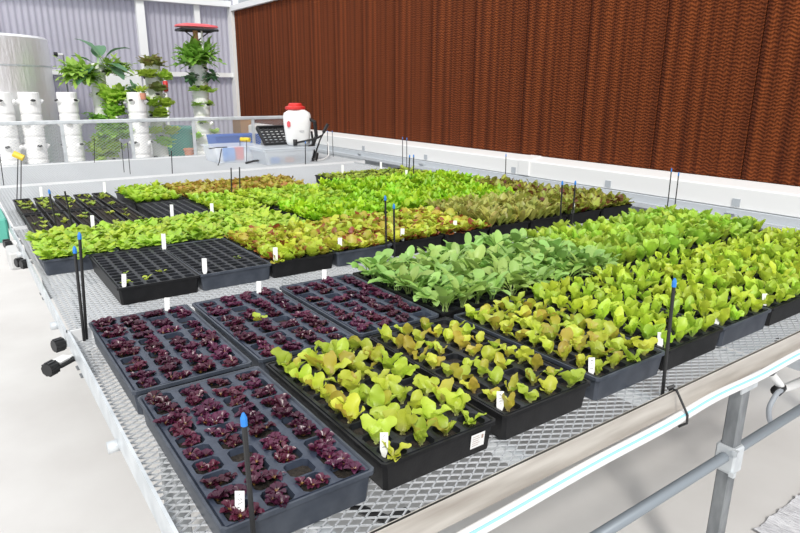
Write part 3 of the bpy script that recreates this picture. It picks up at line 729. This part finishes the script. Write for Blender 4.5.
b = MB(); b.tube([(.10,.04,.23),(.155,.04,.20),(.165,.02,.08),(.13,0,-.01)], .013, 8); b.tube([(.10,-.06,.23),(.150,-.06,.20),(.160,-.05,.08),(.12,-.05,-.01)], .013, 8); b.box((.09,-.08,-.014),(.15,.06,.0)); b.build('back_frame', m_blackm, t)
b = MB(); b.tube([(-.02,-.125,.028),(.06,-.135,.045),(.16,-.11,.065),(.21,-.06,.085)], .009, 8); b.lathe([(.018,-.02),(.018,.03)],(-.02,-.125,.028),10); b.tube([(-.02,-.125,.028),(-.02,-.08,.02)], .01, 8); b.build('pump_lever', m_blackm, t, smooth=True)
# lance
t = empty('spray_lance', (2.70,4.78,M)); tag(t, 'black spray lance leaning up beside the white sprayer', 'spray lance')
b = MB(); b.tube([(-.015,0,.008),(.02,.02,.08)], [.034,.028], 10); b.build('grip', m_blackm, t)
b = MB(); b.tube([(.0,.01,.06),(.10,.08,.20),(.235,.16,.345)], .008, 8); b.build('wand', m_blackm, t)
MB().tube([(.165,.12,.272),(.235,.16,.345)], .016, 8).build('handle', m_blackm, t)
MB().tube([(.05,.16,.28),(.01,.04,.08)], .011, 8).build('strut', m_blackm, t)
b = MB(); b.tube(curve([(-.02,-.02,.012),(.08,.0,.014),(.19,.08,.04),(.24,.16,.10),(.25,.19,.17)],8), .006, 8); b.build('feed_hose', m_white, t, smooth=True)
b = MB(); b.tube([(1.83,5.0,M+.15),(1.78,4.95,M+.03),(1.76,4.93,M+.006)], .005, 6); b.tube([(1.73,5.06,M+.15),(1.80,5.03,M+.16),(1.9,5.04,M+.158)], .005, 6); tag(b.build('black_string', m_blackm), 'thin black cord hanging over the left end of the left clear bin', 'cord')
tag(MB().tube([(2.03,4.93,M+.01),(2.12,4.93,M+.025),(2.2,4.65,M+.03)][:2]+[(2.16,4.90,M+.03)], .010, 8).build('black_nozzle', m_blackm), 'short black nozzle lying in front of the clear bins', 'nozzle')

# ------------------------------------------------------------------ behind the guard: towers, tank, pipes
def towerbody(t, h, rad=.105, seed=0, ports=True, n=None):
    segs = max(3,int(round(h/.235))); sh = h/segs; g = random.Random(seed)
    prof = []
    for k in range(segs):
        z = k*sh; prof += [(rad*.93,z),(rad*.93,z+.01),(rad,z+.03),(rad*.985,z+sh-.012),(rad*.93,z+sh)]
    MB().lathe(prof,(0,0,0),24).build('column', m_white, t, smooth=False)
    holes = []
    for k in range(segs):
        for q in range(4):
            a = R(-90)+q*math.pi/2+(k%2)*math.pi/4+R(20*seed%90-30); z = k*sh+sh*.55
            c = Vector((rad*math.cos(a),rad*math.sin(a),z)); o_ = Vector((math.cos(a),math.sin(a),0)); s_ = Vector((-math.sin(a),math.cos(a),0)); holes.append((c,a))
            b = MB(); base = c-o_*.006
            pts0 = [base+s_*(.036*math.cos(w))+Vector((0,0,.0+.035*math.sin(w)))+(o_*.0) for w in [2*math.pi*i/8 for i in range(8)]]
            pts1 = [c+o_*.030+s_*(.028*math.cos(w))+Vector((0,0,.022+.014*math.sin(w)))+o_*(.012*-math.sin(w)) for w in [2*math.pi*i/8 for i in range(8)]]
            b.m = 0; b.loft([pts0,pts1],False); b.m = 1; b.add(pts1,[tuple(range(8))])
            b.build('planting_port', [m_white,m_port_shade], t)
    return holes
def tower(x,y,h,label,seed,rad=.105):
    t = empty('growing_tower',(x,y,0)); tag(t,label,'growing tower'); MB().lathe([(.10,0),(.108,.02),(.108,.28),(.10,.30)],(0,0,0),24).build('base', m_white, t)
    hs = []
    base = .30
    # column parts are built at the origin then lifted
    n0 = len(t.children); hs = towerbody(t, h-base, rad, seed)
    for ch in t.children:
        if ch.name.startswith(('column','planting_port')): ch.location.z = base
    return t, [(c+Vector((x,y,base)),a) for c,a in hs]
m_tg = leafmat('tower lettuce leaf', (.45,.60,.18), (.42,.64,.08), (.50,.70,.11), var=.2)
m_tr = leafmat('tower red lettuce leaf', (.40,.48,.16), (.30,.38,.10), (.28,.28,.09), red=(.32,.14,.07), redamt=.6, var=.2)
m_tk = leafmat('broad dark cabbage leaf', (.36,.48,.26), (.095,.22,.10), (.10,.23,.12), var=.1, rough=.4, trans=.15)
m_th = leafmat('tower herb leaf', (.30,.46,.09), (.28,.50,.08), (.34,.54,.10), var=.2)
def bush(name, loc, label, m, n, L, W, seed, e=(0,80), e1=(-40,50), ruf=.35, spread=.05, fr=3, stalk=.15, cat='plant', azr=None, group=None, cup=.2):
    g = random.Random(seed); b = MB()
    for k in range(n):
        a = g.uniform(0,6.28) if azr is None else g.uniform(*azr)
        add_leaf(b, a, (g.uniform(-spread,spread),g.uniform(-spread,spread),g.uniform(-spread,spread)*.6), R(g.uniform(*e)), R(g.uniform(*e1)), g.uniform(*L), g.uniform(*W), 8, 4, cup, ruf, fr, stalk, .65, red=g.choice((0,0,.5)), rg=g, sw=.07)
    o = b.build(name, m, smooth=True); o.location = loc; tag(o, label, cat, group); return o
ZT = T+.579
tower(.275,7.2,ZT,'bare white growing tower at the left edge of the picture',1)
tower(.53,7.2,ZT,'bare white growing tower second from the left, before the foil-wrapped tank',2)
tower(.90,7.2,ZT,'bare white growing tower between the foil tank and the leafy tower',3)
td,hd = tower(1.61,7.1,ZT,'short white growing tower with a dark tuft on top, fourth bare one from the left',4,.105)
tg,hg = tower(1.30,7.5,T+.90,'tall white growing tower hidden under cabbage leaves and bright lettuce',5,.085)
te,he = tower(1.93,7.5,T+.90,'tall white growing tower with lettuce heads, in the middle',6,.095)
tf,hf = tower(2.50,7.5,T+.95,'tall white growing tower with parsley on top, under the red cover',7,.105)
# plants on the leafy tower
bush('cabbage_plant',(1.30,7.40,T+.88),'big plant with broad dark paddle leaves on top of the leafy tower',m_tk,10,(.26,.42),(.15,.19),11,(-20,85),(-60,60),.05,.04,stalk=.35)
k5 = bush('herb_bush',(1.10,7.40,T+.76),'loose green bush spilling from the left top of the leafy tower',m_th,160,(.13,.27),(.05,.085),12,(-40,80),(-60,40),.3,.09)
bush('herb_bush',(1.50,7.42,T+.82),'light green bush at the right top of the leafy tower',m_th,80,(.12,.24),(.04,.07),13,(-20,80),(-50,50),.3,.10)
bush('lettuce_plant',(1.40,7.28,T+.50),'big bright frilly lettuce head, upper one on the leafy tower',m_tg,110,(.12,.23),(.09,.13),14,(-20,80),(-30,60),.4,.06)
bush('lettuce_plant',(1.38,7.26,T+.34),'bright frilly lettuce head, middle one on the leafy tower',m_tg,70,(.10,.18),(.08,.12),15,(-20,80),(-30,60),.4,.06)
bush('lettuce_plant',(1.36,7.28,T+.12),'large lettuce mass low on the leafy tower, behind the mesh guard',m_tg,80,(.14,.26),(.09,.13),16,(-30,70),(-40,50),.4,.09)
bush('lettuce_plant',(1.25,7.28,T-.10),'lowest lettuce mass on the leafy tower, behind the mesh guard',m_tg,80,(.14,.26),(.09,.13),17,(-30,70),(-40,50),.4,.09)
bush('herb_bush',(1.20,7.36,T+.30),'dark green foliage at the left side of the leafy tower',m_th,30,(.08,.15),(.05,.08),18,(-60,60),(-60,30),.2,.08)
bush('tuft_plant',(1.60,7.15,T+.60),'dark bluish tuft growing on the short tower',m_tk,30,(.06,.14),(.03,.05),19,(0,85),(-20,70),.3,.05)
bush('tuft_plant',(1.66,7.05,T+.58),'green leafy tuft beside the small terracotta cup on the short tower',m_tg,20,(.05,.11),(.03,.05),20,(10,85),(-10,60),.3,.03)
tag(MB().lathe([(.028,0),(.036,.07),(.032,.07)],(1.66,6.98,T+.50),12).build('terracotta_cup', m_terra), 'small terracotta cup clipped to the top of the short tower', 'cup')
# middle tower: red lettuce crown then rows of heads
bush('bronze_lettuce_plant',(1.93,7.45,T+.92),'bronze lettuce crowning the middle tall tower',m_tr,55,(.10,.18),(.06,.09),21,(0,70),(-30,40),.4,.08)
k = 0
for (x,z,l,mm) in ((1.83,.76,'left lettuce head in the top row of the middle tower',m_tg),(2.04,.74,'right lettuce head in the top row of the middle tower',m_tg),(1.95,.60,'bronze lettuce band under the top row of the middle tower',m_tr),(1.85,.42,'left lettuce head in the second row of the middle tower',m_tg),(2.03,.42,'right lettuce head in the second row of the middle tower',m_tg),(1.94,.30,'lettuce head just above the mesh guard on the middle tower',m_tg),(1.86,.10,'left lettuce head behind the mesh guard on the middle tower',m_tg),(2.05,.08,'right lettuce head behind the mesh guard on the middle tower',m_tg),(1.95,-.05,'lowest lettuce head behind the mesh guard on the middle tower',m_tg)):
    bush('lettuce_plant',(x,7.38,T+z),l,mm,30,(.07,.15),(.08,.12),30+k,(-10,80),(-20,60),.35,.035); k += 1
bush('parsley_bush',(2.47,7.45,T+.98),'wide green parsley bush on top of the right tall tower',m_th if False else leafmat('parsley leaf',(.30,.46,.08),(.28,.54,.07),(.34,.58,.10),var=.2),150,(.16,.31),(.06,.095),50,(-10,85),(-50,50),.4,.12)
k = 0
for (x,z,n,l) in ((2.36,.76,16,'bluish herb sprig at the upper left of the right tall tower'),(2.62,.78,18,'bluish herb sprig at the upper right of the right tall tower')):
    bush('herb_sprig',(x,7.36,T+z),l,m_tk,n+14,(.08,.16),(.05,.07),60+k,(-60,50),(-60,30),.2,.04); k += 1
for (x,z,l) in ((2.37,.60,'left small plant in the upper row of the right tall tower'),(2.49,.60,'centre small plant in the upper row of the right tall tower'),(2.60,.58,'right small plant in the upper row of the right tall tower'),(2.41,.42,'left small plant in the lower row of the right tall tower'),(2.58,.42,'right small plant in the lower row of the right tall tower'),(2.45,.20,'small plant centre behind the mesh guard on the right tower'),(2.62,.06,'round leafy plant behind the mesh guard at the right of the right tower'),(2.38,.02,'narrow plant behind the mesh guard at the left of the right tower'),(2.52,-.13,'low sprig at the foot of the right tower behind the guard')):
    bush('tower_seedling',(x,7.37,T+z),l,m_tg,14,(.06,.11),(.055,.075),70+k,(-10,70),(-20,50),.2,.015); k += 1
# red cover on posts over the right tower
t = empty('red_cover',(2.50,7.45,T+1.36)); tag(t, 'flat red cover on a black frame above the parsley tower', 'cover')
b = MB(); b.loft([sup(.26,.15,0),sup(.25,.14,.022),sup(.15,.08,.04)]); b.build('cover_sheet', m_pinkred, t)
b = MB(); b.tube([(-.22,-.14,-.035),(.22,-.14,-.035),(.22,.14,-.035),(-.22,.14,-.035),(-.22,-.14,-.035)], .017, 6); b.tube([(-.18,0,-.03),(0,0,-.16)], .008, 6); b.tube([(.18,0,-.03),(0,0,-.16)], .008, 6); b.build('frame', m_blackm, t)
MB().tube([(-.02,0,-.40),(-.02,0,-.01)], .03, 10).build('stalk', m_brass, t)
MB().tube([(.05,-.03,-.40),(.05,-.03,-.01)], .012, 8).build('white_post', m_white, t)
# foil wrapped tank
t = empty('water_tank',(.10,8.15,0)); tag(t, 'tall tank wrapped in silver foil insulation at the left, behind the bare towers', 'tank')
Rt = .81; MB().lathe([(Rt,0),(Rt,T+.86),(Rt*.998,T+.862),(Rt*.998,T+1.16),(Rt*.97,T+1.185)],(0,0,0),64).build('foil_wrap', m_foil, t, smooth=False)
MB().lathe([(Rt+.004,T+.85),(Rt+.004,T+.868)],(0,0,0),64,cap=False).build('seam_band', m_galv, t)
# white pipe stands with red valves, white board, tub, pots
for (x,l,z0,z1) in ((1.62,'left white pipe stand with a red valve, in front of the white board',.0,.58),(2.29,'right white pipe stand with a red valve, between the tall towers',.0,.80)):
    t = empty('pipe_stand',(x,8.3,0)); tag(t,l,'pipe stand')
    MB().tube([(0,0,0),(0,0,T+z1)], .018, 10).build('upright', m_white, t, smooth=True)
    MB().tube([(0,0,T+z1),(-.16,0,T+z1+.01)], .018, 10).build('arm', m_white, t, smooth=True)
    MB().tube([(0,-.01,T+z1-.22),(0,-.01,T+z1-.08)], .032, 10).build('valve', m_red, t, smooth=True)
    MB().tube([(-.16,-.01,T+z1),(-.28,-.02,T+z1-.04)], .024, 10).build('valve_body', m_blackm, t, smooth=True)
tag(MB().rbox((1.55,8.55,T+.42),(2.05,8.59,T+.79),.004).build('white_board', m_whitep),'white rectangular board on the back wall behind the towers','board')
tag(MB().rbox((1.55,8.60,.0),(1.60,8.64,T+.42),.004).build('board_post', m_whitep),'slim white post under the white board','post')
t = empty('teal_tub',(2.22,7.93,0)); tag(t,'teal green tub between the towers, seen through the mesh guard','tub'); MB().lathe([(.20,0),(.27,T+.10),(.30,T+.10),(.30,T+.13),(.26,T+.13)],(0,0,0),28).build('shell', m_teal, t)
t = empty('terracotta_pot',(2.20,7.2,0)); tag(t,'small terracotta pot behind the mesh guard beside the right tower','pot'); MB().lathe([(.05,T-.22),(.062,T-.12),(.07,T-.12),(.07,T-.10),(.055,T-.10)],(0,0,0),18).build('pot_body', m_terra, t)
MB().lathe([(.03,0),(.03,T-.225),(.12,T-.225),(.12,T-.22)],(0,0,0),16).build('pedestal', m_galvd, t)
tag(MB().rbox((3.33,8.3,0),(3.54,8.62,T+.20),.004).build('wood_block', m_wood),'bare wooden block at the corner where the brown pads begin','wood block')
t = empty('valve_knob',(1.02,8.30,T+1.02)); tag(t,'small black knob on a white stem beside the foil tank','knob'); MB().tube([(-.04,0,0),(.0,0,0)],.028,10).build('knob',m_blackm,t); MB().tube([(0,0,0),(.06,0,0)],.012,8).build('stem',m_white,t); MB().tube([(.06,0,0),(.06,0.0,-T-1.02)],.010,8).build('riser',m_galvd,t)

# ------------------------------------------------------------------ camera
f,cx,cy,cz,yaw,pitch,roll = 622.2,-0.2514,-0.7982,0.6386+T,0.6216,0.2786,0.0062
d = Vector((math.sin(yaw)*math.cos(pitch), math.cos(yaw)*math.cos(pitch), -math.sin(pitch)))
r = Vector((math.cos(yaw),-math.sin(yaw),0)); u = r.cross(d)
r2 = r*math.cos(roll)+u*math.sin(roll); u2 = -r*math.sin(roll)+u*math.cos(roll)
cam = bpy.data.objects.new('camera', bpy.data.cameras.new('camera')); col.objects.link(cam)
cam.data.sensor_width = 36; cam.data.lens = f/800*36; cam.data.clip_start = .02
m4 = Matrix(((r2.x,u2.x,-d.x,cx),(r2.y,u2.y,-d.y,cy),(r2.z,u2.z,-d.z,cz),(0,0,0,1))); cam.matrix_world = m4
bpy.context.scene.camera = cam

# ------------------------------------------------------------------ light
w = bpy.data.worlds.new('sky'); bpy.context.scene.world = w; w.use_nodes = True
w.node_tree.nodes['Background'].inputs[0].default_value = (.93,.96,1.0,1); w.node_tree.nodes['Background'].inputs[1].default_value = 1.15
sl = bpy.data.lights.new('sun','SUN'); sl.energy = 2.3; sl.angle = R(9); sl.color = (1,.96,.90)
so = bpy.data.objects.new('sun', sl); col.objects.link(so); so.location = (-3,-2,6)
so.rotation_euler = Vector((.42,.62,-.72)).to_track_quat('-Z','Y').to_euler()
vs = bpy.context.scene.view_settings; vs.view_transform = 'Standard'; vs.look = 'None'; vs.gamma = 1; vs.use_curve_mapping = False; vs.exposure = 0.14
